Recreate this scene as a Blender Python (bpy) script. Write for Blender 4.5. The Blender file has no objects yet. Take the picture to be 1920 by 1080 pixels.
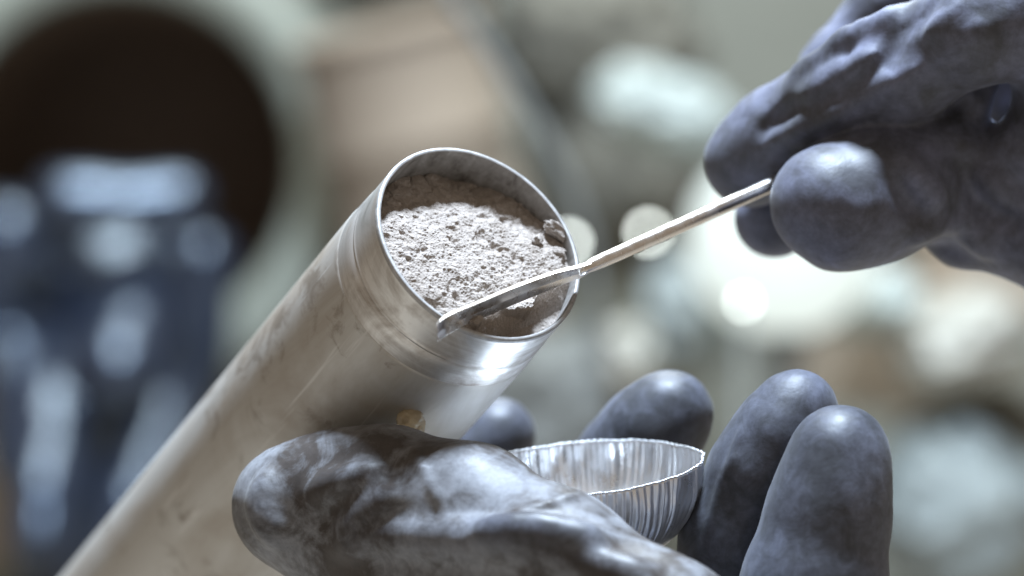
import bpy, bmesh, math, random
import numpy as np
import openvdb
from mathutils import Vector, Matrix

S = bpy.context.scene
COL = S.collection
random.seed(4)
RNG = np.random.default_rng(11)

# ------------------------------------------------------------------ camera, world, light
F_MM, Z0 = 135.0, 1.15                       # focal length; height of the lens above the floor of the room
cam_d = bpy.data.cameras.new("camera")
cam = bpy.data.objects.new("camera", cam_d)
COL.objects.link(cam)
cam.location = (0, 0, Z0)
cam.rotation_euler = (math.radians(90), 0, 0)
cam_d.lens = F_MM
cam_d.sensor_width = 36
cam_d.clip_start = 0.02
cam_d.clip_end = 50
cam_d.dof.use_dof = True
cam_d.dof.focus_distance = 0.668
cam_d.dof.aperture_fstop = 8.7
S.camera = cam

w = bpy.data.worlds.new("World")
S.world = w
w.use_nodes = True
w.node_tree.nodes["Background"].inputs[0].default_value = (0.95, 0.81, 0.67, 1)
w.node_tree.nodes["Background"].inputs[1].default_value = 0.34

def area_lamp(name, loc, target, size, power, color):
    d = bpy.data.lights.new(name, 'AREA')
    d.shape = 'DISK'
    d.size = size
    d.energy = power
    d.color = color
    o = bpy.data.objects.new(name, d)
    COL.objects.link(o)
    o.location = loc
    o.rotation_euler = (Vector(target) - Vector(loc)).to_track_quat('-Z', 'Y').to_euler()
    return o

area_lamp("overhead_lamp", (0.03, 0.695, Z0 + 0.75), (0.005, 0.67, Z0), 0.15, 28.0, (0.68, 0.82, 1.0))
area_lamp("rear_fill_light", (0.0, 1.40, Z0 + 0.75), (0.0, 1.5, Z0), 0.5, 10.5, (0.88, 0.97, 1.0))  # second light, added only to brighten the background
S.view_settings.view_transform = 'Standard'
S.view_settings.look = 'None'
S.view_settings.exposure = 0.15
S.view_settings.gamma = 1
S.cycles.use_denoising = True
S.cycles.max_bounces = 8

# ------------------------------------------------------------------ helpers
def P(px, py, d):
    """a point of the place (millimetres, camera at the origin) sighted at photo position px, py, d mm away"""
    return np.array([(px - 960) / 1920 * 36 / F_MM * d, d, (540 - py) / 1920 * 36 / F_MM * d])

def R(rpx, d):
    return rpx / 1920 * 36 / F_MM * d

def tag(o, label=None, cat=None, group=None, kind=None):
    if label: o['label'] = label
    if cat: o['category'] = cat
    if group: o['group'] = group
    if kind: o['kind'] = kind
    return o

def empty(name, loc_mm, rot=None):
    o = bpy.data.objects.new(name, None)
    o.empty_display_size = 0.01
    COL.objects.link(o)
    o.location = Vector(loc_mm) * 0.001 + Vector((0, 0, Z0))
    if rot is not None: o.rotation_euler = rot
    return o

def mesh_obj(name, verts_mm, faces, mat, parent=None, smooth=True, local=False):
    """one mesh object; verts in place millimetres (local=False) or in the parent's own millimetres (local=True)"""
    v = np.asarray(verts_mm, float)
    o_loc = Vector((0, 0, 0))
    if not local:
        c = v.mean(0)
        if parent is not None:
            c = (np.array(parent.location) - (0, 0, Z0)) * 1000
            v = v - c
        else:
            v = v - c
            o_loc = Vector(c * 0.001) + Vector((0, 0, Z0))
    me = bpy.data.meshes.new(name)
    fa = faces
    if isinstance(fa, np.ndarray): fa = fa.tolist()
    me.from_pydata((v * 0.001).tolist(), [], fa)
    me.update()
    if smooth:
        me.polygons.foreach_set('use_smooth', np.ones(len(me.polygons), bool))
    me.materials.append(mat)
    o = bpy.data.objects.new(name, me)
    COL.objects.link(o)
    if parent is not None: o.parent = parent
    else: o.location = o_loc
    return o

def hash3(ix, iy, iz, seed):
    h = (ix.astype(np.int64) * 374761393 + iy.astype(np.int64) * 668265263 + iz.astype(np.int64) * 2147483647 + seed * 974711)
    h = (h ^ (h >> 13)) * 1274126177
    h = h ^ (h >> 16)
    return (h & 0xFFFFF).astype(np.float64) / 0xFFFFF

def vnoise(p, seed=0):
    p = np.asarray(p, float)
    i = np.floor(p)
    f = p - i
    f = f * f * f * (f * (f * 6 - 15) + 10)
    i = i.astype(np.int64)
    r = 0
    for a in (0, 1):
        for b in (0, 1):
            for c in (0, 1):
                wgt = (f[:, 0] if a else 1 - f[:, 0]) * (f[:, 1] if b else 1 - f[:, 1]) * (f[:, 2] if c else 1 - f[:, 2])
                r = r + wgt * hash3(i[:, 0] + a, i[:, 1] + b, i[:, 2] + c, seed)
    return r * 2 - 1

def fbm(p, octaves=4, seed=0, gain=0.5, lac=2.03):
    p = np.asarray(p, float)
    s, a, r = 1.0, 1.0, 0
    for k in range(octaves):
        r = r + a * vnoise(p * s + 7.3 * k, seed + k)
        s *= lac
        a *= gain
    return r

def worley(p, seed=0):
    """distance to the nearest and second nearest random cell point"""
    p = np.asarray(p, float)
    i = np.floor(p).astype(np.int64)
    d1 = np.full(len(p), 9.0)
    d2 = np.full(len(p), 9.0)
    for a in (-1, 0, 1):
        for b in (-1, 0, 1):
            for c in (-1, 0, 1):
                j = i + np.array([a, b, c])
                q = np.stack([hash3(j[:, 0], j[:, 1], j[:, 2], seed + s) for s in (1, 2, 3)], 1) + j
                d = np.linalg.norm(p - q, axis=1)
                d2 = np.where(d < d1, d1, np.minimum(d2, d))
                d1 = np.minimum(d1, d)
    return d1, d2

# ---- signed distance modelling (for gloves and other soft bodies)
class Field:
    def __init__(self, lo, hi, vox):
        self.lo = np.array(lo, float)
        self.vox = vox
        n = np.ceil((np.array(hi) - self.lo) / vox).astype(int)
        self.n = n
        self.ax = [(self.lo[k] + np.arange(n[k]) * vox).astype(np.float32) for k in range(3)]
        self.f = np.full(tuple(n), 12.0, np.float32)

    def sub(self, a, b, ra, rb, pad):
        r = max(ra, rb) + pad
        lo = np.minimum(a, b) - r
        hi = np.maximum(a, b) + r
        s = []
        for k in range(3):
            i0 = max(0, int((lo[k] - self.lo[k]) / self.vox))
            i1 = min(self.n[k], int((hi[k] - self.lo[k]) / self.vox) + 2)
            if i1 <= i0: return None
            s.append(slice(i0, i1))
        return tuple(s)

    def cap(self, s, a, b, ra, rb):
        X = self.ax[0][s[0]][:, None, None] - np.float32(a[0])
        Y = self.ax[1][s[1]][None, :, None] - np.float32(a[1])
        Z = self.ax[2][s[2]][None, None, :] - np.float32(a[2])
        d = (b - a).astype(np.float32)
        L = float(d @ d) + 1e-9
        t = np.clip((X * d[0] + Y * d[1] + Z * d[2]) / L, 0, 1)
        return np.sqrt((X - t * d[0]) ** 2 + (Y - t * d[1]) ** 2 + (Z - t * d[2]) ** 2) - (ra + t * (rb - ra))

    def add(self, a, b, ra, rb, k=2.0):
        s = self.sub(a, b, ra, rb, 12)
        if s is None: return
        c = self.cap(s, a, b, ra, rb)
        f = self.f[s]
        h = np.maximum(k - np.abs(f - c), 0) / k
        self.f[s] = np.minimum(f, c) - h * h * k * 0.25

    def cut(self, a, b, ra, rb, k=1.0):
        s = self.sub(a, b, ra, rb, 4)
        if s is None: return
        c = -self.cap(s, a, b, ra, rb)
        f = self.f[s]
        h = np.maximum(k - np.abs(f - c), 0) / k
        self.f[s] = np.maximum(f, c) + h * h * k * 0.25

    def merge(self, other, k):
        f, c = self.f, other.f
        h = np.maximum(k - np.abs(f - c), 0) / k
        self.f = np.minimum(f, c) - h * h * k * 0.25

    def like(self):
        g = object.__new__(Field)
        g.lo, g.vox, g.n, g.ax = self.lo, self.vox, self.n, self.ax
        g.f = np.full(tuple(self.n), 12.0, np.float32)
        return g

    def mesh(self, smooth_iter=2):
        g = openvdb.FloatGrid(12.0)
        g.copyFromArray(self.f)
        pts, quads = g.convertToQuads(isovalue=0.0)
        v = np.asarray(pts, float) * self.vox + self.lo
        q = np.asarray(quads, np.int64)
        # orientation
        a, b, c = v[q[:, 0]], v[q[:, 1]], v[q[:, 2]]
        d = v[q[:, 3]]
        cen = v.mean(0)
        vol = np.einsum('ij,ij->i', a - cen, np.cross(b - cen, c - cen)).sum() + np.einsum('ij,ij->i', a - cen, np.cross(c - cen, d - cen)).sum()
        if vol < 0: q = q[:, ::-1]
        for _ in range(smooth_iter):
            v = relax(v, q)
        return v, q

def relax(v, q, amt=0.5):
    acc = np.zeros_like(v)
    cnt = np.zeros(len(v))
    for i in range(4):
        for j in (1, 3):
            np.add.at(acc, q[:, i], v[q[:, (i + j) % 4]])
            np.add.at(cnt, q[:, i], 1)
    return v + amt * (acc / np.maximum(cnt, 1)[:, None] - v)

def normals(v, q):
    n = np.cross(v[q[:, 2]] - v[q[:, 0]], v[q[:, 3]] - v[q[:, 1]])
    out = np.zeros_like(v)
    for i in range(4):
        np.add.at(out, q[:, i], n)
    return out / (np.linalg.norm(out, axis=1, keepdims=True) + 1e-9)

def skin(field, px, py):
    """the first point of a soft body met on the line of sight through px, py"""
    d = np.arange(field.lo[1] + 1, field.lo[1] + field.n[1] * field.vox - 1, 0.2)
    p = P(px, py, 1.0)[None, :] * d[:, None]
    i = ((p - field.lo) / field.vox).round().astype(int)
    ok = ((i >= 0) & (i < field.n)).all(1)
    i = np.clip(i, 0, field.n - 1)
    val = np.where(ok, field.f[i[:, 0], i[:, 1], i[:, 2]], 9)
    hit = np.argmax(val < 0)
    return p[hit] if val[hit] < 0 else None

def fold(field, pts, r, k=2.5, sink=0.3, cut=False):
    """a raised fold (or a crease) of the rubber that follows its surface"""
    dense = []
    for (a, b), (c, d) in zip(pts[:-1], pts[1:]):
        m = max(2, int(math.hypot(c - a, d - b) / 14))
        dense += [(a + (c - a) * t / m, b + (d - b) * t / m) for t in range(m)]
    dense.append(pts[-1])
    q3 = [skin(field, *p) for p in dense]
    q3 = [q for q in q3 if q is not None]
    n_ = len(q3)
    for i in range(n_ - 1):
        w0 = 0.35 + 0.65 * math.sin(math.pi * min(1, (i + 0.5) / n_ * 1.0))
        a, b = q3[i] + np.array([0, r * sink, 0]), q3[i + 1] + np.array([0, r * sink, 0])
        if np.linalg.norm(a - b) > 8: continue
        (field.cut if cut else field.add)(a, b, r * w0, r * w0, k)

def chain(field, pts, k=4.0):
    """pts: (px, py, r_px, d) joints sighted in the photo"""
    for (x0, y0, r0, d0), (x1, y1, r1, d1) in zip(pts[:-1], pts[1:]):
        field.add(P(x0, y0, d0), P(x1, y1, d1), R(r0, d0), R(r1, d1), k)

def lathe(profile, n=96, rfun=None):
    """profile: list of (r, z); returns verts, quads about local z"""
    m = len(profile)
    th = np.arange(n) / n * 2 * np.pi
    v = np.zeros((m, n, 3))
    for i, (r, z) in enumerate(profile):
        rr = r if rfun is None else rfun(r, z, th)
        v[i, :, 0] = rr * np.cos(th)
        v[i, :, 1] = rr * np.sin(th)
        v[i, :, 2] = z
    idx = np.arange(m * n).reshape(m, n)
    q = []
    for i in range(m - 1):
        q.append(np.stack([idx[i], np.roll(idx[i], -1), np.roll(idx[i + 1], -1), idx[i + 1]], 1))
    return v.reshape(-1, 3), np.concatenate(q)

def tube_path(pts, rad, n=16):
    """closed-ended round bar through 3-D points"""
    pts = np.asarray(pts, float)
    v, q = [], []
    prev = None
    for i, p in enumerate(pts):
        t = pts[min(i + 1, len(pts) - 1)] - pts[max(i - 1, 0)]
        t /= np.linalg.norm(t)
        u = np.cross(t, [0, 0, 1.0]) if prev is None else prev - t * (prev @ t)
        u /= np.linalg.norm(u)
        prev = u
        b = np.cross(t, u)
        r = rad[i] if hasattr(rad, '__len__') else rad
        for k in range(n):
            a = 2 * math.pi * k / n
            v.append(p + r * (math.cos(a) * u + math.sin(a) * b))
    for i in range(len(pts) - 1):
        for k in range(n):
            q.append([i * n + k, i * n + (k + 1) % n, (i + 1) * n + (k + 1) % n, (i + 1) * n + k])
    q.append(list(range(n))[::-1])
    q.append([(len(pts) - 1) * n + k for k in range(n)])
    return np.array(v), q

# ------------------------------------------------------------------ materials
class NT:
    def __init__(self, name):
        self.m = bpy.data.materials.new(name)
        self.m.use_nodes = True
        self.t = self.m.node_tree
        self.b = self.t.nodes["Principled BSDF"]
        self.out = self.t.nodes["Material Output"]
        self.tc = self.t.nodes.new("ShaderNodeTexCoord")
        self.obj = self.tc.outputs["Object"]

    def n(self, kind, **kw):
        x = self.t.nodes.new(kind)
        for k, v in kw.items(): setattr(x, k, v)
        return x

    def link(self, a, b): self.t.links.new(a, b)

    def mapping(self, scale=(1, 1, 1), rot=(0, 0, 0), src=None):
        m = self.n("ShaderNodeMapping")
        m.inputs["Scale"].default_value = scale
        m.inputs["Rotation"].default_value = rot
        self.link(src or self.obj, m.inputs["Vector"])
        return m.outputs[0]

    def noise(self, scale, detail=4, rough=0.55, dist=0.0, vec=None):
        x = self.n("ShaderNodeTexNoise")
        x.inputs["Scale"].default_value = scale
        x.inputs["Detail"].default_value = detail
        x.inputs["Roughness"].default_value = rough
        x.inputs["Distortion"].default_value = dist
        self.link(vec or self.obj, x.inputs["Vector"])
        return x.outputs["Fac"]

    def ramp(self, fac, stops):
        x = self.n("ShaderNodeValToRGB")
        e = x.color_ramp.elements
        while len(e) < len(stops): e.new(0.5)
        for i, (p, c) in enumerate(stops):
            e[i].position = p
            e[i].color = c if len(c) == 4 else (*c, 1)
        self.link(fac, x.inputs[0])
        return x.outputs[0]

    def gray(self, fac, p0, v0, p1, v1):
        return self.ramp(fac, [(p0, (v0, v0, v0)), (p1, (v1, v1, v1))])

    def mix(self, fac, a, b, mode='MIX'):
        x = self.n("ShaderNodeMix", data_type='RGBA', blend_type=mode)
        for s, v in ((x.inputs[0], fac), (x.inputs[6], a), (x.inputs[7], b)):
            if isinstance(v, (int, float)): s.default_value = v
            elif isinstance(v, tuple): s.default_value = (*v, 1) if len(v) == 3 else v
            else: self.link(v, s)
        return x.outputs[2]

    def bump(self, height, strength, dist, prev=None):
        x = self.n("ShaderNodeBump")
        x.inputs["Strength"].default_value = strength
        x.inputs["Distance"].default_value = dist
        self.link(height, x.inputs["Height"])
        if prev is not None: self.link(prev, x.inputs["Normal"])
        return x.outputs[0]

    def set(self, **kw):
        names = dict(color="Base Color", rough="Roughness", metal="Metallic", normal="Normal", spec="Specular IOR Level",
                     trans="Transmission Weight", sheen="Sheen Weight", sheen_rough="Sheen Roughness", coat="Coat Weight",
                     coat_rough="Coat Roughness", emit="Emission Color", emit_s="Emission Strength", sub="Subsurface Weight",
                     ior="IOR", sub_r="Subsurface Scale")
        for k, v in kw.items():
            s = self.b.inputs[names[k]]
            if isinstance(v, (int, float)): s.default_value = v
            elif isinstance(v, tuple): s.default_value = (*v, 1) if len(v) == 3 else v
            else: self.link(v, s)
        return self.m

def plain(name, color, rough=0.6, metal=0.0, var=0.12, scale=40):
    t = NT(name)
    n = t.noise(scale, 4)
    c0 = tuple(c * (1 - var) for c in color)
    c1 = tuple(min(1, c * (1 + var)) for c in color)
    return t.set(color=t.ramp(n, [(0.3, c0), (0.7, c1)]), rough=rough, metal=metal)

def mat_glove(name, dark, pale, smear, lo=0.42, hi=0.66, rough=0.40):
    """dark rubber with dust wiped over it in swirls"""
    t = NT(name)
    warp = t.noise(60, 5, 0.6, 1.0)
    fine = t.noise(170, 5, 0.65, 0.8)
    big = t.noise(26, 3, 0.5, 0.9)
    f = t.mix(0.35, warp, fine)
    f = t.mix(0.30, f, big)
    dust = t.gray(f, lo, 0.0, hi, 1.0)
    col = t.mix(dust, dark, pale)
    sp = t.gray(t.noise(600, 3, 0.7), 0.35, 0.82, 0.65, 1.12)
    col = t.mix(1.0, col, sp, 'MULTIPLY')
    b = t.bump(t.noise(120, 6, 0.6, 0.5), 0.35, 0.0006)
    b = t.bump(t.noise(900, 3, 0.6), 0.10, 0.0002, b)
    r = t.gray(f, 0.3, rough - 0.05, 0.7, rough + 0.22)
    return t.set(color=col, rough=r, normal=b, sheen=0.12 * smear, sheen_rough=0.5, spec=0.4)

M = {}
M['glove'] = mat_glove('glove_rubber', (0.045, 0.046, 0.056), (0.150, 0.160, 0.235), 1.0, 0.42, 0.66, 0.48)
def mat_two_dust():
    # the thumb of this glove has been wiped with powder, its fingers far less
    t = NT('dusty_glove_rubber')
    a = t.n("ShaderNodeAttribute")
    a.attribute_name = 'dust'
    warp = t.noise(95, 6, 0.62, 0.9)
    fine = t.noise(220, 5, 0.65, 1.0)
    big = t.noise(42, 3, 0.5, 0.6)
    f = t.mix(0.40, warp, big)
    f1 = t.mix(0.2, f, fine)
    heavy = t.gray(f1, 0.45, 0.0, 0.56, 1.0)
    light = t.gray(t.mix(0.5, fine, big), 0.42, 0.0, 0.68, 1.0)
    c1 = t.mix(heavy, (0.040, 0.032, 0.028), (0.165, 0.170, 0.185))
    c0 = t.mix(light, (0.036, 0.038, 0.046), (0.098, 0.106, 0.142))
    col = t.mix(a.outputs["Fac"], c0, c1)
    col = t.mix(1.0, col, t.gray(t.noise(600, 3, 0.7), 0.35, 0.82, 0.65, 1.12), 'MULTIPLY')
    b = t.bump(t.noise(130, 4, 0.55, 0.3), 0.28, 0.0008)
    b = t.bump(t.noise(900, 3, 0.6), 0.10, 0.0002, b)
    r = t.mix(a.outputs["Fac"], t.gray(f, 0.3, 0.42, 0.7, 0.58), t.gray(f, 0.3, 0.40, 0.7, 0.64))
    return t.set(color=col, rough=r, normal=b, sheen=0.08, sheen_rough=0.5, spec=0.36)
M['glove_dusty'] = mat_two_dust()
M['glove_far'] = plain('far_glove_rubber', (0.014, 0.019, 0.034), 0.27)
M['glove_far'].node_tree.nodes['Principled BSDF'].inputs['Specular IOR Level'].default_value = 1.0
M['glove_far'].node_tree.nodes['Principled BSDF'].inputs['Specular Tint'].default_value = (0.72, 0.85, 1.0, 1)

def mat_metal_body():
    t = NT('scuffed_aluminium')
    z = t.mapping((1, 1, 0.25))
    d = t.noise(60, 6, 0.62, 1.2, z)
    d2 = t.noise(24, 4, 0.6, 0.8)
    dirt = t.gray(t.mix(0.5, d, d2), 0.42, 0.0, 0.66, 1.0)
    col = t.mix(dirt, (0.51, 0.50, 0.475), (0.31, 0.265, 0.215))
    smudge = t.gray(t.mix(0.5, t.noise(150, 6, 0.7, 0.8), t.noise(34, 3, 0.5, 0.4)), 0.55, 0.0, 0.64, 0.75)
    col = t.mix(smudge, col, (0.17, 0.135, 0.10))
    scratch = t.gray(t.noise(700, 3, 0.7, 0.2, t.mapping((1, 0.5, 0.03), (0.35, 0.2, 0))), 0.63, 0.0, 0.70, 0.55)
    col = t.mix(scratch, col, (0.66, 0.65, 0.63))
    metal = t.gray(dirt, 0.0, 0.66, 1.0, 0.40)
    r = t.gray(d, 0.3, 0.52, 0.7, 0.66)
    sc = t.noise(300, 4, 0.6, 0.3, t.mapping((1, 1, 0.06)))
    b = t.bump(sc, 0.10, 0.0002)
    b = t.bump(t.noise(1400, 2, 0.5), 0.08, 0.0001, b)
    return t.set(color=col, metal=metal, rough=r, normal=b)

def mat_collar():
    t = NT('brushed_aluminium')
    ring = t.noise(900, 4, 0.6, 0.0, t.mapping((0.04, 0.04, 1)))
    blot = t.noise(110, 6, 0.65, 1.0)
    dirt = t.gray(t.mix(0.35, blot, ring), 0.42, 0.0, 0.66, 1.0)
    col = t.mix(dirt, (0.68, 0.665, 0.64), (0.33, 0.29, 0.25))
    metal = t.gray(dirt, 0.0, 0.92, 1.0, 0.55)
    r = t.gray(blot, 0.3, 0.36, 0.7, 0.56)
    b = t.bump(ring, 0.12, 0.0001)
    return t.set(color=col, metal=metal, rough=r, normal=b)

def mat_inner():
    t = NT('dusty_inner_wall')
    n = t.noise(150, 6, 0.68, 1.0)
    st = t.noise(420, 4, 0.7, 0.6, t.mapping((1, 1, 0.35)))
    f = t.mix(0.45, n, st)
    col = t.ramp(f, [(0.36, (0.065, 0.053, 0.045)), (0.47, (0.20, 0.185, 0.17)), (0.62, (0.31, 0.295, 0.28))])
    return t.set(color=col, metal=0.15, rough=0.6, normal=t.bump(n, 0.2, 0.0003))

def mat_powder():
    t = NT('grey_powder')
    n = t.noise(260, 6, 0.7)
    n2 = t.noise(2600, 3, 0.7)
    col = t.ramp(n, [(0.3, (0.285, 0.245, 0.212)), (0.7, (0.37, 0.33, 0.30))])
    sp = t.gray(n2, 0.25, 0.72, 0.6, 1.06)
    col = t.mix(1.0, col, sp, 'MULTIPLY')
    b = t.bump(n2, 0.6, 0.00022)
    b = t.bump(t.noise(900, 5, 0.7), 0.5, 0.0004, b)
    return t.set(color=col, rough=1.0, spec=0.05, normal=b)

M['body'] = mat_metal_body()
M['collar'] = mat_collar()
M['inner'] = mat_inner()
M['powder'] = mat_powder()
t = NT('dusty_rim')
rn = t.noise(500, 4, 0.65)
M['rim'] = t.set(color=t.ramp(rn, [(0.3, (0.24, 0.23, 0.22)), (0.65, (0.40, 0.39, 0.38))]), metal=0.5, rough=0.6, normal=t.bump(rn, 0.4, 0.0002))
t = NT('steel_rod')
st = t.noise(260, 4, 0.6, 0.2)
M['steel'] = t.set(color=t.ramp(st, [(0.3, (0.62, 0.56, 0.50)), (0.7, (0.78, 0.75, 0.72))]), metal=1.0, rough=t.gray(st, 0.3, 0.20, 0.7, 0.34),
                   normal=t.bump(t.noise(1500, 2), 0.05, 0.0001))
t = NT('thin_foil')
st = t.noise(300, 4, 0.6, 0.4)
M['foil'] = t.set(color=(0.86, 0.87, 0.89), metal=0.86, rough=t.gray(st, 0.3, 0.24, 0.7, 0.44), normal=t.bump(t.noise(220, 3, 0.6, 0.5, t.mapping((1, 1, 0.4))), 0.45, 0.0006))
t = NT('amber_resin')
an = t.noise(500, 4, 0.6, 0.5)
M['amber'] = t.set(color=t.ramp(an, [(0.3, (0.60, 0.47, 0.29)), (0.7, (0.84, 0.72, 0.50))]), rough=0.15, trans=0.55, ior=1.5)

# ------------------------------------------------------------------ the metal tube with its powder
THETA, PHI, D_RIM = math.radians(44.64), math.radians(48.58), 670.9
AX = np.array([math.cos(PHI) * math.sin(THETA), -math.cos(THETA), math.sin(PHI) * math.sin(THETA)])
CR = P(899.9, 454.9, D_RIM)
UPH = np.array([0, 0, 1.0]) - AX[2] * AX
UPH /= np.linalg.norm(UPH)                  # uphill direction in the plane of the rim
LAT = np.cross(UPH, AX)                     # to the right in that plane
ROT = Matrix((LAT, UPH, AX)).transposed().to_4x4()

def local_to_mm(p):
    p = np.asarray(p, float)
    return CR + p[:, 0:1] * LAT + p[:, 1:2] * UPH + p[:, 2:3] * AX

R_IN = 19.12
tube = empty('metal_tube', CR, ROT.to_euler())
tag(tube, 'long slanted aluminium tube with its open end full of grey powder', 'tube')
def wob(r, z, th):
    return r + 0.02 * np.sin(3 * th + 1) + 0.012 * np.sin(11 * th + z)
v, q = lathe([(R_IN, -26), (R_IN, -12), (R_IN, -6), (R_IN, -2), (R_IN, -0.35), (R_IN + 0.12, -0.1)], 160, wob)
mesh_obj('inner_wall', v, q[:, ::-1], M['inner'], tube, local=True)
v, q = lathe([(R_IN + 0.12, -0.1), (R_IN + 0.3, 0.0), (19.7, 0.0), (19.92, -0.10), (20.0, -0.35), (20.0, -0.9)], 160, wob)
mesh_obj('rim', v, q[:, ::-1], M['rim'], tube, local=True)
v, q = lathe([(20.0, -0.9), (20.02, -3), (20.06, -6), (20.10, -8.3), (20.13, -8.5), (20.20, -8.62), (20.22, -8.8), (20.22, -9.0), (20.15, -9.08), (20.15, -9.2),
              (20.24, -9.3), (20.32, -11.8), (20.40, -14.6), (20.40, -14.75)], 200)
mesh_obj('collar', v, q[:, ::-1], M['collar'], tube, local=True)
prof = [(20.40, -14.75), (20.52, -15.0), (20.56, -15.4)] + [(20.58, -15.4 - k * 8) for k in range(1, 27)] + [(20.0, -224), (0.02, -224)]
v, q = lathe(prof, 160)
mesh_obj('body', v, q[:, ::-1], M['body'], tube, local=True)

# powder: a height sheet across the mouth
n = 480
g = np.linspace(-1, 1, n)
U, V = np.meshgrid(g, g, indexing='ij')
X = (U * np.sqrt(1 - V * V / 2)).ravel() * (R_IN - 0.02)
Y = (V * np.sqrt(1 - U * U / 2)).ravel() * (R_IN - 0.02)
p3 = np.stack([X, Y, np.zeros_like(X)], 1)
rr = np.hypot(X, Y)

def powder_height(X, Y, p3):
    # base slope: deep under the upper wall, nearly level with the lip below
    b = np.interp(Y, [-20, -14, -6, 0, 6, 10.5, 12.0, 14.5, 17.0, 19.5], [-0.7, -0.7, -1.3, -2.3, -3.9, -5.2, -5.6, -6.5, -7.3, -7.9])
    b = b + 1.0 * np.clip((-X - 8) / 10, 0, 1) * np.clip((9 - Y) / 8, 0, 1)        # heaped on the left lip
    # coarse lumps
    b = b + 0.55 * fbm(p3 / 6.5, 3, 3)
    d1, d2 = worley(p3 / 4.2 + 0.25 * np.stack([fbm(p3 / 3, 2, 9), fbm(p3 / 3, 2, 12), 0 * X], 1), 21)
    up = np.clip((Y - 8.0) / 4, 0, 1)
    crack = np.clip((d2 - d1) / 0.16, 0, 1)
    b = b - up * 0.42 * (1 - crack) + up * 0.6 * (hash3(np.floor(d1 * 0).astype(int) + 1, np.floor(X / 5 + 0.3 * fbm(p3 / 3, 2, 5)).astype(int), np.floor(Y / 3.4 + 0.35 * fbm(p3 / 3, 2, 6)).astype(int), 5) - 0.5)
    # crumbs on the sunlit part
    lo = 1 - 0.65 * up
    e1, _ = worley(p3 / 1.55, 31)
    e2, _ = worley(p3 / 0.72, 41)
    msk = np.clip(0.5 + 1.1 * fbm(p3 / 4.0, 2, 51), 0, 1)
    right = np.clip((X + 6) / 14, 0.25, 1)
    b = b + lo * (0.34 * (0.55 - e1) * msk * right + 0.15 * (0.55 - e2) * (0.25 + 0.75 * msk))
    b = b + 0.24 * fbm(p3 / 1.3, 5, 61, 0.64) * lo + 0.06 * fbm(p3 / 0.3, 2, 71)
    # pits
    pit = np.clip(fbm(p3 / 2.6, 2, 81) - 0.55, 0, 1)
    b = b - 1.3 * pit * lo
    # the sheared face low on the right: the spatula has pressed it away
    ang = math.radians(-62)
    dn = X * math.cos(ang) + Y * math.sin(ang)
    along = -X * math.sin(ang) + Y * math.cos(ang)
    base = np.clip(11.5 + 0.10 * (along + 8), 11.2, 13.2)
    jag = 0.7 * fbm(np.stack([along / 3.0, dn / 5.0, 0 * X], 1), 4, 91, 0.6)
    tongue = 2.7 * np.clip(1 - np.abs((along + 1.0) / 4.6) ** 1.5, 0, 1)
    cut = dn - base - jag - tongue
    face = -1.2 - np.clip((dn - base + 0.4) * 0.74, 0, 3.2) + 0.12 * fbm(p3 / 2.5, 3, 98) + 0.07 * fbm(p3 / 0.5, 3, 99)
    wgt = np.clip(cut / 0.35, 0, 1)
    b = b * (1 - wgt) + np.minimum(face, b) * wgt
    return b

h = powder_height(X, Y, p3)
wall = np.clip((rr - (R_IN - 1.1)) / 1.1, 0, 1)
h = np.where(Y < 6, np.minimum(h, 0.9), h)
h = np.where(h > -0.25, h * (1 - wall) + (-0.25) * wall, h)
idx = np.arange(n * n).reshape(n, n)
q = np.stack([idx[:-1, :-1], idx[1:, :-1], idx[1:, 1:], idx[:-1, 1:]], -1).reshape(-1, 4)
pw = mesh_obj('powder', local_to_mm(np.stack([X, Y, h], 1)), q, M['powder'])
tag(pw, 'light grey crumbly powder filling the mouth of the metal tube', 'powder', kind='stuff')

# loose clods of powder lying on it
def clod(x, y, size, rot, seed, label, lift=0.0):
    bm = bmesh.new()
    bmesh.ops.create_icosphere(bm, subdivisions=5, radius=1)
    vv = np.array([u.co[:] for u in bm.verts])
    ff = [[u.index for u in f.verts] for f in bm.faces]
    bm.free()
    # blunt block: push towards a superellipsoid, then break its faces
    pwr = np.sign(vv) * np.abs(vv) ** 0.42
    pwr = pwr + 0.22 * fbm(pwr * 1.7 + seed, 3, seed)[:, None] * vv + 0.07 * fbm(pwr * 6 + seed, 4, seed + 5)[:, None] * vv
    pwr = pwr * np.array(size) * 0.5
    m = np.array(Matrix.Rotation(rot[2], 3, 'Z') @ Matrix.Rotation(rot[0], 3, 'X') @ Matrix.Rotation(rot[1], 3, 'Y'))
    pwr = pwr @ m.T
    k = np.argmin((X - x) ** 2 + (Y - y) ** 2)
    pwr = pwr + np.array([x, y, h[k] + size[2] * 0.30 + lift])
    o = mesh_obj('powder_clod', local_to_mm(pwr), ff, M['powder'])
    tag(o, label, 'clod', 'clods lying on the powder')

def mouth(px, py, depth=-2.0):
    """rim-plane coordinates of the powder point seen at px, py"""
    r = P(px, py, 1.0)
    c0 = CR + AX * depth
    s = (c0 @ AX) / (r @ AX)
    w_ = r * s - c0
    return w_ @ LAT, w_ @ UPH

clod(*mouth(1036, 443, -3.2), (4.6, 2.2, 2.6), (0.35, 0.1, -0.75), 3, 'largest clod, a squarish slab of powder leaning on the right wall of the tube', 0.1)
clod(*mouth(1006, 452, -2.4), (2.3, 1.5, 1.5), (0.2, 0.4, 0.5), 8, 'small cracked clod just left of the largest squarish clod', 0.2)
clod(*mouth(1046, 474, -2.2), (2.3, 1.4, 1.3), (0.1, -0.3, -0.5), 15, 'small rounded clod just below the largest squarish clod', 0.2)

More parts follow.
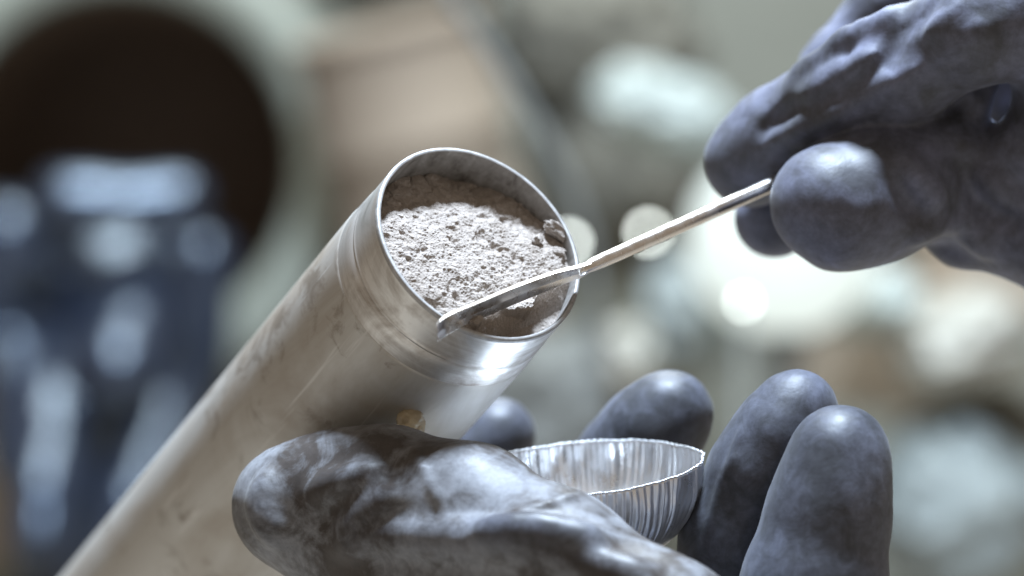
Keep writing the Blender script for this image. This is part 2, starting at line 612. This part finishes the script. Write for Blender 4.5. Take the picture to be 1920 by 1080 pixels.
# ------------------------------------------------------------------ the spatula
sp = empty('spatula', P(1085, 511, 674))
tag(sp, 'thin steel lab spatula held over the powder with its bent flat tip on the rim', 'spatula')
top = [(818, 606, 650), (823, 599, 651), (834, 590, 653), (852, 581, 656), (880, 570, 658), (920, 553, 660.5), (960, 536, 663), (1000, 521, 666), (1040, 507, 669), (1070, 500, 671.6), (1090, 495, 673.2), (1108, 489, 674.4)]
bot = [(820, 640, 649), (826, 636, 650.2), (842, 626, 653), (862, 614, 656), (888, 603, 658), (924, 588, 660.5), (962, 572, 663), (1002, 555, 666), (1042, 539, 669), (1072, 527, 671.6), (1092, 520, 673.2), (1110, 508, 674.4)]
def dens(a, m=6):
    a = np.array(a, float)
    tt = np.linspace(0, len(a) - 1, (len(a) - 1) * m + 1)
    s = np.stack([np.interp(tt, np.arange(len(a)), a[:, k]) for k in range(3)], 1)
    for _ in range(6):
        s[1:-1] = 0.5 * s[1:-1] + 0.25 * (s[:-2] + s[2:])
    return s
tp, bt = dens(top), dens(bot)
ring = []
for i_, (a, b) in enumerate(zip(tp, bt)):
    back = np.interp(i_ / (len(tp) - 1), [0, 0.16, 0.34, 0.8, 1.0], [-2.6, -1.4, 3.2, 3.2, 1.0])
    A = P(*a)
    B = P(*b)
    dn = (B - A)
    L = np.linalg.norm(dn)
    dn = dn / L
    bk = np.array([0, 1.0, 0.15])
    ft = A + dn * 0.62 + np.array([0, -0.5, 0])       # front face below the lit upper edge
    fm = (A + B) / 2 + dn * 0.4 + np.array([0, 0.15 + back * 0.55, 0])     # slightly hollow
    ring.append([A + np.array([0, 0.75, 0]), ft - dn * 0.12 + np.array([0, 0.06, 0]), ft, fm, B + np.array([0, back, 0]), B + dn * 0.05 + np.array([0, back + 0.2, 0]), B + np.array([0, back + 0.7, 0]),
                 A + np.array([0, 1.1, -0.2])])
ring = np.array(ring)
m, kk = ring.shape[:2]
ix = np.arange(m * kk).reshape(m, kk)
qs = []
for i in range(m - 1):
    for j in range(kk):
        qs.append([ix[i, j], ix[i, (j + 1) % kk], ix[i + 1, (j + 1) % kk], ix[i + 1, j]])
qs.append(list(ix[0][::-1]))
qs.append(list(ix[-1]))
mesh_obj('blade', ring.reshape(-1, 3), [list(map(int, f)) for f in qs], M['steel'], sp, smooth=False)
c = [(1086, 510, 674.0), (1098, 503, 674.6), (1112, 496, 675.6), (1130, 488, 677), (1160, 475, 679), (1200, 457, 682), (1300, 412.5, 689), (1400, 367.5, 696), (1450, 345, 699.5), (1540, 305, 705), (1640, 262, 710)]
rad = [0.75, 1.0, 1.2, 1.28, 1.3, 1.3, 1.32, 1.34, 1.34, 1.34, 1.3]
v, q = tube_path([P(*a) for a in c], rad, 24)
mesh_obj('rod', v, q, M['steel'], sp)

# ------------------------------------------------------------------ the foil dish
DN = np.array([-0.089, -0.19, 1.0])
DN /= np.linalg.norm(DN)
dx = np.array([1.0, 0, 0]) - DN[0] * DN
dx /= np.linalg.norm(dx)
dy = np.cross(DN, dx)
DC = P(1076, 880, 678)
DROT = Matrix((dx, dy, DN)).transposed().to_4x4()
dish = empty('foil_dish', DC, DROT.to_euler())
tag(dish, 'small crimped foil dish held in the cupped gloved fingers', 'dish')
NF = 112
NT_ = NF * 12
ph = np.cumsum(RNG.uniform(0.45, 1.55, NF))
ph = ph / ph[-1]
th_f = np.arange(NT_) / NT_
flute = np.interp(th_f, np.concatenate([[0], ph]), np.arange(NF + 1))     # flute index as a real number
amp = 0.35 + 1.15 * RNG.random(NF + 1)
stop = RNG.uniform(0.0, 0.75, NF + 1)                                      # how far down each pleat runs
def dish_r(r, z, th):
    kf = np.floor(flute).astype(int)
    fr = flute - kf
    u = (z + 15.5) / 15.5                                                # 0 floor, 1 rim
    prof = np.sin(fr * math.pi) ** 1.3
    a = amp[kf] * np.clip((u - stop[kf] * 0.55) / 0.25, 0.12, 1) * (0.35 + 0.65 * np.clip(u * 1.4, 0, 1))
    wobble = 0.5 * np.sin(2 * th + 0.6) + 0.22 * np.sin(5 * th + 1.1) + 0.16 * np.sin(9 * th + 6 * u) + 0.10 * np.sin(23 * th + 9 * u + 2 * np.sin(3 * th))
    wobble = wobble + 0.16 * fbm(np.stack([np.cos(th) * 7, np.sin(th) * 7, th * 0 + z / 5], 1), 3, 55)
    return r * (1 - 0.10 * np.sin(th) ** 2) + 0.34 * a * prof + wobble * (0.3 + 0.7 * u)
prof = []
for z in np.linspace(0, -15.5, 40):
    u = (z + 15.5) / 15.5
    prof.append((13.2 + 9.1 * (1 - (1 - u) ** 2.2) ** 0.8, z))
v, q = lathe(prof, NT_, dish_r)
o = mesh_obj('wall', v, q[:, ::-1], M['foil'], dish, local=True)
md = o.modifiers.new('thickness', 'SOLIDIFY')
md.thickness = 0.00008
v0 = v.reshape(40, NT_, 3)[0]
rim_pts = v0 + np.array([0, 0, 0.12])
kf = np.floor(flute).astype(int)
bead = 0.09 + 0.10 * np.sin((flute - kf) * math.pi)
vv, nn = [], 8
for i in range(NT_):
    er = v0[i] * np.array([1, 1, 0])
    er /= np.linalg.norm(er)
    for k in range(nn):
        a = 2 * math.pi * k / nn
        vv.append(rim_pts[i] + bead[i] * (math.cos(a) * er + math.sin(a) * np.array([0, 0, 1.0])))
I = np.arange(NT_ * nn).reshape(NT_, nn)
q = np.stack([I, np.roll(I, -1, 1), np.roll(np.roll(I, -1, 0), -1, 1), np.roll(I, -1, 0)], -1).reshape(-1, 4)
t = NT('foil_edge')
M['foil_edge'] = t.set(color=(0.66, 0.67, 0.69), metal=0.7, rough=0.55)
mesh_obj('rim', np.array(vv), q[:, ::-1], M['foil_edge'], dish, local=True)
ring0 = v.reshape(40, NT_, 3)[-1]
fv = [ring0 * np.array([s, s, 1]) + np.array([0, 0, 0.25 * math.sin(s * 9)]) for s in (1, 0.95, 0.9, 0.6, 0.3, 0.02)]
I = np.arange(6 * NT_).reshape(6, NT_)
q = np.concatenate([np.stack([I[i], np.roll(I[i], -1), np.roll(I[i + 1], -1), I[i + 1]], 1) for i in range(5)])
mesh_obj('floor', np.concatenate(fv), q, M['foil'], dish, local=True)

# ------------------------------------------------------------------ the cupped gloved hand
lo = np.array([-52, 610, -175.0])
hi = np.array([92, 785, 2.0])
H = Field(lo, hi, 0.75)
palm = H.like()
wrist = (1560, 1700, 250, 690)
for kn in ((1500, 1290, 150, 657), (1345, 1260, 130, 680), (1180, 1240, 125, 712), (1040, 1210, 105, 745), (1480, 1400, 200, 645)):
    chain(palm, [kn, wrist], 10)
fingers = [
    [(1574, 850, 92, 659), (1566, 900, 101, 659), (1552, 970, 114, 659), (1528, 1100, 135, 659), (1505, 1290, 150, 657)],
    [(1493, 771, 80, 676), (1466, 820, 91, 676), (1428, 890, 99, 677), (1385, 1000, 104, 679), (1345, 1260, 118, 680)],
    [(1256, 776, 82, 705), (1225, 810, 92, 706), (1180, 868, 96, 709), (1090, 985, 100, 716), (1110, 1150, 112, 716), (1180, 1240, 120, 712)],
    [(934, 815, 70, 746), (905, 850, 76, 747), (880, 910, 80, 750), (900, 1040, 90, 752), (1040, 1210, 100, 745)],
]
for fg in fingers:
    f = H.like()
    chain(f, fg, 3)
    palm.merge(f, 1.6)
H.merge(palm, 1)
# thumb: two bars side by side give it its broad flat pad
T = H.like()
chain(T, [(548, 945, 104, 679), (640, 925, 108, 676), (735, 920, 108, 671), (880, 960, 118, 662), (1040, 1055, 128, 650), (1230, 1210, 158, 640), (1480, 1400, 190, 645)], 6)
chain(T, [(560, 960, 104, 680), (660, 1010, 112, 677), (760, 1050, 116, 671), (900, 1120, 124, 662), (1060, 1210, 140, 650), (1240, 1320, 160, 640)], 6)
H.merge(T, 3)
# folds of the loose rubber on the thumb, and the mould seam up the side of the middle finger
for pts, r in (([(768, 835), (800, 893), (828, 945), (852, 985)], 0.42), ([(852, 985), (920, 976), (990, 958), (1075, 928)], 0.42)):
    fold(H, pts, r, 1.4, 0.1)
for pts, r in (([(640, 1022), (720, 1004), (860, 1012), (960, 1020), (1080, 1047), (1210, 1086)], 1.0), ([(500, 900), (490, 960), (520, 1010)], 0.35), ([(590, 925), (640, 905), (700, 890)], 0.3), ([(650, 985), (700, 950), (740, 930)], 0.3),
               ([(900, 1000), (1000, 992), (1120, 1012)], 0.5)):
    fold(H, pts, r, 4.5, 0.5)
fold(H, [(1393, 800), (1380, 840), (1362, 890), (1345, 940), (1325, 1000)], 0.5, 1.2, 0.2)
v, q = H.mesh()
nr = normals(v, q)
vi = np.clip(((v - H.lo) / H.vox).round().astype(int), 0, H.n - 1)
dust = 1 - np.clip((T.f[vi[:, 0], vi[:, 1], vi[:, 2]] - 0.8) / 5.0, 0, 1)
v = v + nr * (0.12 * fbm(v / 7.0, 3, 5) + 0.045 * fbm(v / np.array([2.2, 3, 4.2]), 3, 6))[:, None]
hand = mesh_obj('gloved_hand', v, q, M['glove_dusty'])
at = hand.data.attributes.new('dust', 'FLOAT', 'POINT')
at.data.foreach_set('value', dust.astype(np.float32))
tag(hand, 'dusty dark gloved hand cupping the foil dish, its thumb under the tube', 'gloved hand', 'gloved hands')

# ------------------------------------------------------------------ the pinching gloved hand
lo = np.array([32, 655, -8.0])
hi = np.array([150, 770, 110.0])
H2 = Field(lo, hi, 0.75)
def grp(*chains, k=3):
    f = H2.like()
    for c_ in chains: chain(f, c_, k)
    return f
index = grp([(1408, 301, 89, 711), (1470, 255, 92, 708), (1565, 196, 94, 701), (1700, 121, 98, 692), (1835, 48, 104, 685), (1965, 30, 110, 685), (2100, 180, 150, 694)], k=4)
middle = grp([(1452, 408, 76, 725), (1500, 330, 80, 728), (1590, 140, 86, 732), (1690, 0, 90, 728), (1850, -110, 110, 722), (2060, -60, 150, 722)], k=4)
thumb = grp([(1543, 378, 95, 690), (1575, 390, 108, 691), (1645, 366, 117, 695), (1755, 312, 114, 702), (1880, 378, 120, 706), (2050, 430, 170, 704)],
            [(1655, 335, 108, 700), (1700, 300, 108, 704), (1740, 270, 84, 708), (1800, 290, 60, 714)], k=5)
web = grp([(1995, 120, 90, 698), (1995, 220, 80, 695), (1930, 285, 56, 695), (1850, 300, 50, 697)], k=6)
back = grp([(1760, 190, 95, 738), (1900, 200, 110, 740), (2050, 200, 190, 724), (2200, 260, 240, 716)], [(1745, 420, 36, 706), (1800, 450, 40, 706), (1880, 462, 52, 704)], k=6)
H2.merge(middle, 1)
H2.merge(index, 1.0)
H2.merge(web, 6)
H2.merge(back, 2.0)
H2.merge(thumb, 1.2)
# folds in the hollow between finger and thumb, wrinkles along the index finger
for a, b, r0, r1 in (((1795, 236, 700), (1824, 196, 697), 2.2, 2.6), ((1824, 196, 697), (1852, 150, 697), 2.6, 2.2), ((1735, 222, 699), (1800, 238, 698), 2.0, 2.4)):
    H2.add(P(*a), P(*b), r0, r1, 3.0)
for pts, r in (([(1430, 250), (1462, 222), (1490, 200)], 0.5), ([(1640, 125), (1690, 72), (1745, 48)], 0.7), ([(1500, 215), (1560, 178), (1620, 150)], 0.5),
               ([(1680, 330), (1720, 400)], 0.7), ([(1800, 300), (1850, 380), (1900, 420)], 0.8)):
    fold(H2, pts, r * 0.6, 3.6, -0.45, True)
for pts, r in (([(1450, 265), (1560, 216), (1650, 166), (1740, 116), (1835, 58)], 0.9), ([(1722, 445), (1760, 418), (1800, 415), (1850, 470)], 0.9),
               ([(1510, 185), (1600, 130), (1640, 100)], 0.6), ([(1690, 95), (1760, 60), (1800, 20)], 0.8), ([(1520, 125), (1600, 68), (1690, 18)], 0.6),
               ([(1700, 300), (1760, 380)], 0.7), ([(1840, 330), (1900, 370)], 0.9)):
    fold(H2, pts, r * 0.8, 3.6, 0.45)
v, q = H2.mesh()
nr = normals(v, q)
upf = np.clip(nr[:, 2] * 0.8 + 0.4, 0.1, 1) * (0.25 + 0.75 * np.clip((v[:, 2] - 24) / 12, 0, 1))
sw = v @ np.array([[0.83, 0, 0.55], [0, 1, 0], [-0.55, 0, 0.83]]).T          # along and across the index finger
wr = fbm(sw / np.array([8.0, 8, 5.0]), 3, 25, 0.42)
cr = np.clip(1 - np.abs(fbm(sw / np.array([9.0, 9, 5.0]), 2, 35)) / 0.16, 0, 1)
v = v + nr * (upf * (0.85 * wr - 0.5 * cr) + 0.06 * fbm(v / 2.4, 2, 26))[:, None]
for _ in range(4): v = relax(v, q)
hand2 = mesh_obj('gloved_hand', v, q, M['glove'])
tag(hand2, 'dark blue gloved hand pinching the steel spatula between finger and thumb', 'gloved hand', 'gloved hands')

# ------------------------------------------------------------------ amber nub between thumb and tube
N = Field(P(735, 850, 677) - 6, P(800, 760, 677) + 6, 0.2)
N.add(P(768, 790, 677), P(772, 784, 677), 2.0, 1.75, 1)
N.add(P(766, 822, 677), P(768, 790, 677), 2.1, 1.9, 1.5)
N.add(P(758, 830, 677), P(752, 818, 678), 1.5, 1.0, 1.5)
N.add(P(785, 822, 677), P(784, 796, 677), 1.1, 1.0, 1.5)
v, q = N.mesh(1)
v = v + normals(v, q) * (0.25 * fbm(v / 1.6, 3, 44))[:, None]
tag(mesh_obj('amber_nub', v, q, M['amber']), 'small translucent amber nub sticking up between the thumb and the tube', 'nub')

# ------------------------------------------------------------------ the blurred surroundings
def plane(name, pts, mat):
    o = mesh_obj(name, np.array(pts, float), [[0, 1, 2, 3]], mat, smooth=False)
    o['kind'] = 'structure'
    return o
M['wall'] = plain('grey_green_panel', (0.185, 0.188, 0.155), 0.6, 0, 0.10, 6)
M['bench'] = plain('tan_bench', (0.29, 0.245, 0.195), 0.5, 0, 0.15, 12)
plane('back_wall', [(-2200, 1950, -900), (2200, 1950, -900), (2200, 1950, 1600), (-2200, 1950, 1600)], M['wall'])
plane('bench_top', [(-1500, 150, -250), (1500, 150, -250), (1500, 1950, -250), (-1500, 1950, -250)], M['bench'])

# glove port with its hanging glove
M['port'] = plain('pale_port_ring', (0.235, 0.25, 0.21), 0.6, 0, 0.06)
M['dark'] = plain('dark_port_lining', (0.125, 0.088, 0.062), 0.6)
pc = P(225, 310, 1700)
port = empty('glove_port', pc, (math.radians(90), 0, 0))
tag(port, 'large round glove port with pale ring and dark inside', 'glove port')
r1 = R(328, 1700)
v, q = lathe([(r1, -200), (r1, 0), (r1 + 3, 6), (r1 + 22, 8), (r1 + 28, 2), (r1 + 30, -200)], 96)
mesh_obj('ring', v, q[:, ::-1], M['port'], port, local=True)
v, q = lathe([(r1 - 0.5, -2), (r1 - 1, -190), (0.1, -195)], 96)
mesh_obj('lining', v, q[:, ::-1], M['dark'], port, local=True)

G = Field(P(-60, 1250, 1560) - [30, 60, 10], P(430, 280, 1640) + [20, 60, 10], 1.8)
def gchain(pts, k=6):
    for (x0, y0, r0, d0), (x1, y1, r1_, d1) in zip(pts[:-1], pts[1:]):
        G.add(P(x0, y0, d0), P(x1, y1, d1), R(r0, d0), R(r1_, d1), k)
gchain([(200, 480, 150, 1650), (210, 700, 160, 1620), (180, 950, 150, 1620), (180, 1250, 160, 1620)])
gchain([(120, 380, 58, 1585), (340, 368, 50, 1590)], 4)
gchain([(60, 480, 60, 1600), (10, 440, 66, 1600), (-40, 600, 60, 1600)])
gchain([(270, 560, 84, 1612), (215, 690, 90, 1575)], 4)
gchain([(118, 690, 74, 1600), (78, 920, 62, 1548), (70, 1010, 58, 1540)], 3)
gchain([(318, 760, 58, 1605), (245, 950, 54, 1562), (225, 1040, 50, 1556)], 3)
gchain([(380, 480, 60, 1640), (360, 700, 70, 1640)])
gchain([(30, 600, 46, 1610), (20, 860, 46, 1580)], 3)
v, q = G.mesh(1)
v = v + normals(v, q) * (1.4 * fbm(v / 26, 2, 7))[:, None]
tag(mesh_obj('hanging_glove', v, q, M['glove_far']), 'blurred blue black rubber glove hanging out of the round port', 'rubber glove')

# tan drum behind the tube
M['tan'] = plain('tan_card', (0.34, 0.28, 0.215), 0.8, 0, 0.08, 8)
M['drum'] = plain('tan_paint', (0.225, 0.18, 0.135), 0.8, 0, 0.08, 8)
M['cream'] = plain('cream_plastic', (0.36, 0.35, 0.305), 0.5, 0, 0.06, 8)
M['white'] = plain('white_plastic', (0.37, 0.41, 0.385), 0.45, 0, 0.05, 8)
M['pale'] = plain('pale_green_plastic', (0.235, 0.265, 0.26), 0.5, 0, 0.08, 8)
M['grey'] = plain('dark_grey_plastic', (0.13, 0.135, 0.125), 0.5, 0, 0.1, 8)
M['olive'] = plain('olive_canvas', (0.125, 0.118, 0.095), 0.9, 0, 0.1, 8)
M['greycan'] = plain('grey_paint', (0.24, 0.25, 0.235), 0.45, 0, 0.1, 8)

def blob_bag(name, px, py, d, sx, sy, depth, mat, label, cat, seed, rot=0.0, group=None, rough=0.16):
    """a crumpled bag: noise-folded closed skin"""
    bm = bmesh.new()
    bmesh.ops.create_icosphere(bm, subdivisions=5, radius=1)
    vv = np.array([u.co[:] for u in bm.verts])
    ff = [[u.index for u in f.verts] for f in bm.faces]
    bm.free()
    vv = np.sign(vv) * np.abs(vv) ** 0.8
    fold = rough * (1 - np.abs(fbm(vv * 1.6 + seed * 3.1, 3, seed))) + 0.6 * rough * fbm(vv * 3 + seed, 3, seed + 2)
    vv = vv * (0.92 + fold)[:, None]
    vv = vv * np.array([R(sx, d), depth, R(sy, d)])
    ca, sa = math.cos(rot), math.sin(rot)
    vv = np.stack([vv[:, 0] * ca - vv[:, 2] * sa, vv[:, 1], vv[:, 0] * sa + vv[:, 2] * ca], 1)
    o = mesh_obj(name, vv + P(px, py, d), ff, mat)
    return tag(o, label, cat, group)

def drum(px, py, d, rpx, hpx, mat, label, tilt):
    """can with rolled ends: wall, lid, ribs"""
    e = empty('storage_drum', P(px, py, d), (math.radians(6), math.radians(tilt), 0))
    tag(e, label, 'drum')
    r, hh = R(rpx, d), R(hpx, d)
    prof = [(0.1, -hh), (r - 2, -hh), (r + 1, -hh + 1), (r + 1, -hh + 4), (r, -hh + 5)]
    for z in (-0.35, 0.3):
        prof += [(r, hh * z - 4), (r + 1.5, hh * z - 2), (r + 1.5, hh * z + 2), (r, hh * z + 4)]
    prof += [(r, hh - 5)]
    v, q = lathe(prof, 64)
    mesh_obj('wall', v, q, mat, e, local=True)
    v, q = lathe([(r, hh - 5), (r + 2, hh - 4), (r + 2, hh + 2), (r - 2, hh + 4), (r - 5, hh + 1), (0.1, hh + 1)], 64)
    mesh_obj('lid', v, q, mat, e, local=True)
    return e
drum(800, 350, 1640, 178, 300, M['drum'], 'blurred tan drum leaning behind the open end of the tube', -14)

# glowing globe added to make the bright blur behind the pinching hand
t = NT('added_globe_glow')
M['globe'] = t.set(color=(0.2, 0.22, 0.21), emit=(0.90, 1.0, 0.95), emit_s=0.76)
t = NT('added_glint_glow')
M['lens'] = t.set(color=(0.9, 0.95, 0.92), emit=(0.93, 1.0, 0.94), emit_s=13.0)  # glow of the balls added for blurred highlights
v, q = tube_path([P(*a) for a in ((800, -120, 1250), (850, 0, 1250), (930, 110, 1250), (1010, 235, 1250), (1070, 345, 1250), (1110, 460, 1255), (1130, 700, 1260), (1135, 1000, 1265), (1138, 1330, 1270))], 2.2, 10)
tag(mesh_obj('faint_line_bar', v, q, M['grey']), 'thin dark bar added to make a faint diagonal line right of the tan drum', 'bar')  # bar added only to give a faint dark line
e = empty('glow_globe', P(1470, 450, 1500))  # globe and stand added to carry the bright blur
tag(e, 'glowing globe added as the bright blur behind the hand that holds the spatula', 'glow')
rg = R(180, 1500)
v, q = lathe([(0.1, rg), *[(rg * math.sin(a), rg * math.cos(a)) for a in np.linspace(0.1, 2.9, 24)]], 48)
mesh_obj('globe', v, q[:, ::-1], M['globe'], e, local=True)
zb = -250 - P(1470, 450, 1500)[2]
v, q = lathe([(10, -rg * 0.97), (11, -rg - 6), (6, -rg - 10), (6, zb + 14), (45, zb + 8), (48, zb + 1), (48, zb)], 32)
mesh_obj('stand', v, q[:, ::-1], M['grey'], e, local=True)

def glint(px, py, d, rpx, label):  # glowing ball on a stem, added to make a blurred highlight
    e = empty('glint_ball', P(px, py, d))
    tag(e, label, 'glow', 'glowing balls added for blurred glints')
    r = R(rpx, d)
    v, q = lathe([(0.05, r), *[(r * math.sin(a), r * math.cos(a)) for a in np.linspace(0.15, math.pi - 0.3, 12)]], 24)
    mesh_obj('lens', v, q[:, ::-1], M['lens'], e, local=True)
    zz = -250 - P(px, py, d)[2]
    v, q = lathe([(r * 0.8, -r * 0.7), (r * 0.6, -r * 1.4), (1.2, -r * 1.6), (1.2, zz + 4), (9, zz + 3), (9, zz)], 12)
    mesh_obj('stem', v, q[:, ::-1], M['grey'], e, local=True)
glint(1215, 436, 1620, 10, 'glowing ball added as a blurred glint just above the spatula rod')
glint(1395, 567, 1420, 6.3, 'glowing ball added as a blurred glint in front of the lower edge of the glowing globe')
glint(1066, 456, 1620, 10, 'glowing ball added as a blurred glint half hidden by the right rim of the tube')

blob_bag('plastic_bag', 1250, 215, 1600, 135, 70, 40, M['white'], 'blurred pale white crumpled bag high in the middle background', 'bag', 1, -0.3, 'plastic bags in the background')
blob_bag('plastic_bag', 1295, 590, 1560, 80, 105, 35, M['pale'], 'blurred pale bluish bag below the spatula rod', 'bag', 2, 0.2, 'plastic bags in the background')
blob_bag('plastic_bag', 1180, 672, 1540, 50, 65, 25, M['cream'], 'small pale blob added as a blurred highlight above the ring fingertip', 'bag', 3, 0.1, 'plastic bags in the background')  # pale blob added in place of a round blurred highlight
blob_bag('plastic_bag', 1800, 640, 1560, 120, 80, 40, M['cream'], 'blurred bright cream bag at the right edge under the pinching hand', 'bag', 4, 0.35, 'plastic bags in the background')
blob_bag('plastic_bag', 1790, 960, 1560, 150, 150, 45, M['pale'], 'blurred pale green bag low at the right edge', 'bag', 5, -0.4, 'plastic bags in the background')
blob_bag('canvas_bag', 1860, 780, 1640, 150, 80, 50, M['olive'], 'blurred olive bag at the right edge between two pale ones', 'bag', 6, 0.2)
blob_bag('canvas_bag', 1120, 90, 1750, 190, 150, 60, M['olive'], 'blurred dark olive bag at the top centre', 'bag', 7, -0.5)
blob_bag('canvas_bag', 1150, 330, 1760, 150, 190, 60, M['olive'], 'blurred olive bag right of the tan drum', 'bag', 9, 0.1)
blob_bag('dark_case', 1060, 770, 1600, 150, 150, 40, M['grey'], 'blurred dark grey case behind the raised fingertips', 'case', 8, 0.3)

def box(px, py, d, sx, sy, depth, mat, label, rot):
    """carton: body and two lid flaps"""
    e = empty('cardboard_box', P(px, py, d), (0, math.radians(rot), math.radians(12)))
    tag(e, label, 'box', 'cardboard boxes')
    a, b, c_ = R(sx, d), depth, R(sy, d)
    V = np.array([(x, y, z) for x in (-a, a) for y in (-b, b) for z in (-c_, c_)])
    Fq = [[0, 1, 3, 2], [4, 6, 7, 5], [0, 4, 5, 1], [2, 3, 7, 6], [0, 2, 6, 4]]
    mesh_obj('body', V, Fq, mat, e, False, True)
    for s in (-1, 1):
        V = np.array([(-a, s * b, c_), (a, s * b, c_), (a, s * 2, c_ + 6), (-a, s * 2, c_ + 6), (-a, s * b, c_ + 2), (a, s * b, c_ + 2), (a, s * 2, c_ + 8), (-a, s * 2, c_ + 8)])
        mesh_obj('flap', V, [[0, 1, 2, 3], [4, 5, 6, 7], [0, 1, 5, 4], [2, 3, 7, 6], [1, 2, 6, 5], [0, 3, 7, 4]], mat, e, False, True)
blob_bag('plastic_bag', 1620, 565, 1570, 100, 62, 35, M['white'], 'blurred pale shape added to soften the glow just under the fingertips of the pinching hand', 'bag', 12, 0.1, 'plastic bags in the background')  # added to soften the lower right edge of the glowing globe
blob_bag('canvas_bag', 760, -60, 1720, 170, 90, 50, M['olive'], 'blurred olive bag at the top edge above the tan drum', 'bag', 10, 0.1)
box(1640, 660, 1680, 110, 110, 50, M['tan'], 'blurred tan carton above the two right fingertips', 8)
box(1830, 520, 1720, 130, 75, 50, M['tan'], 'blurred tan carton right under the pinching hand', -4)
box(10, 960, 1700, 60, 90, 40, M['tan'], 'blurred tan carton at the lower left edge', 0)
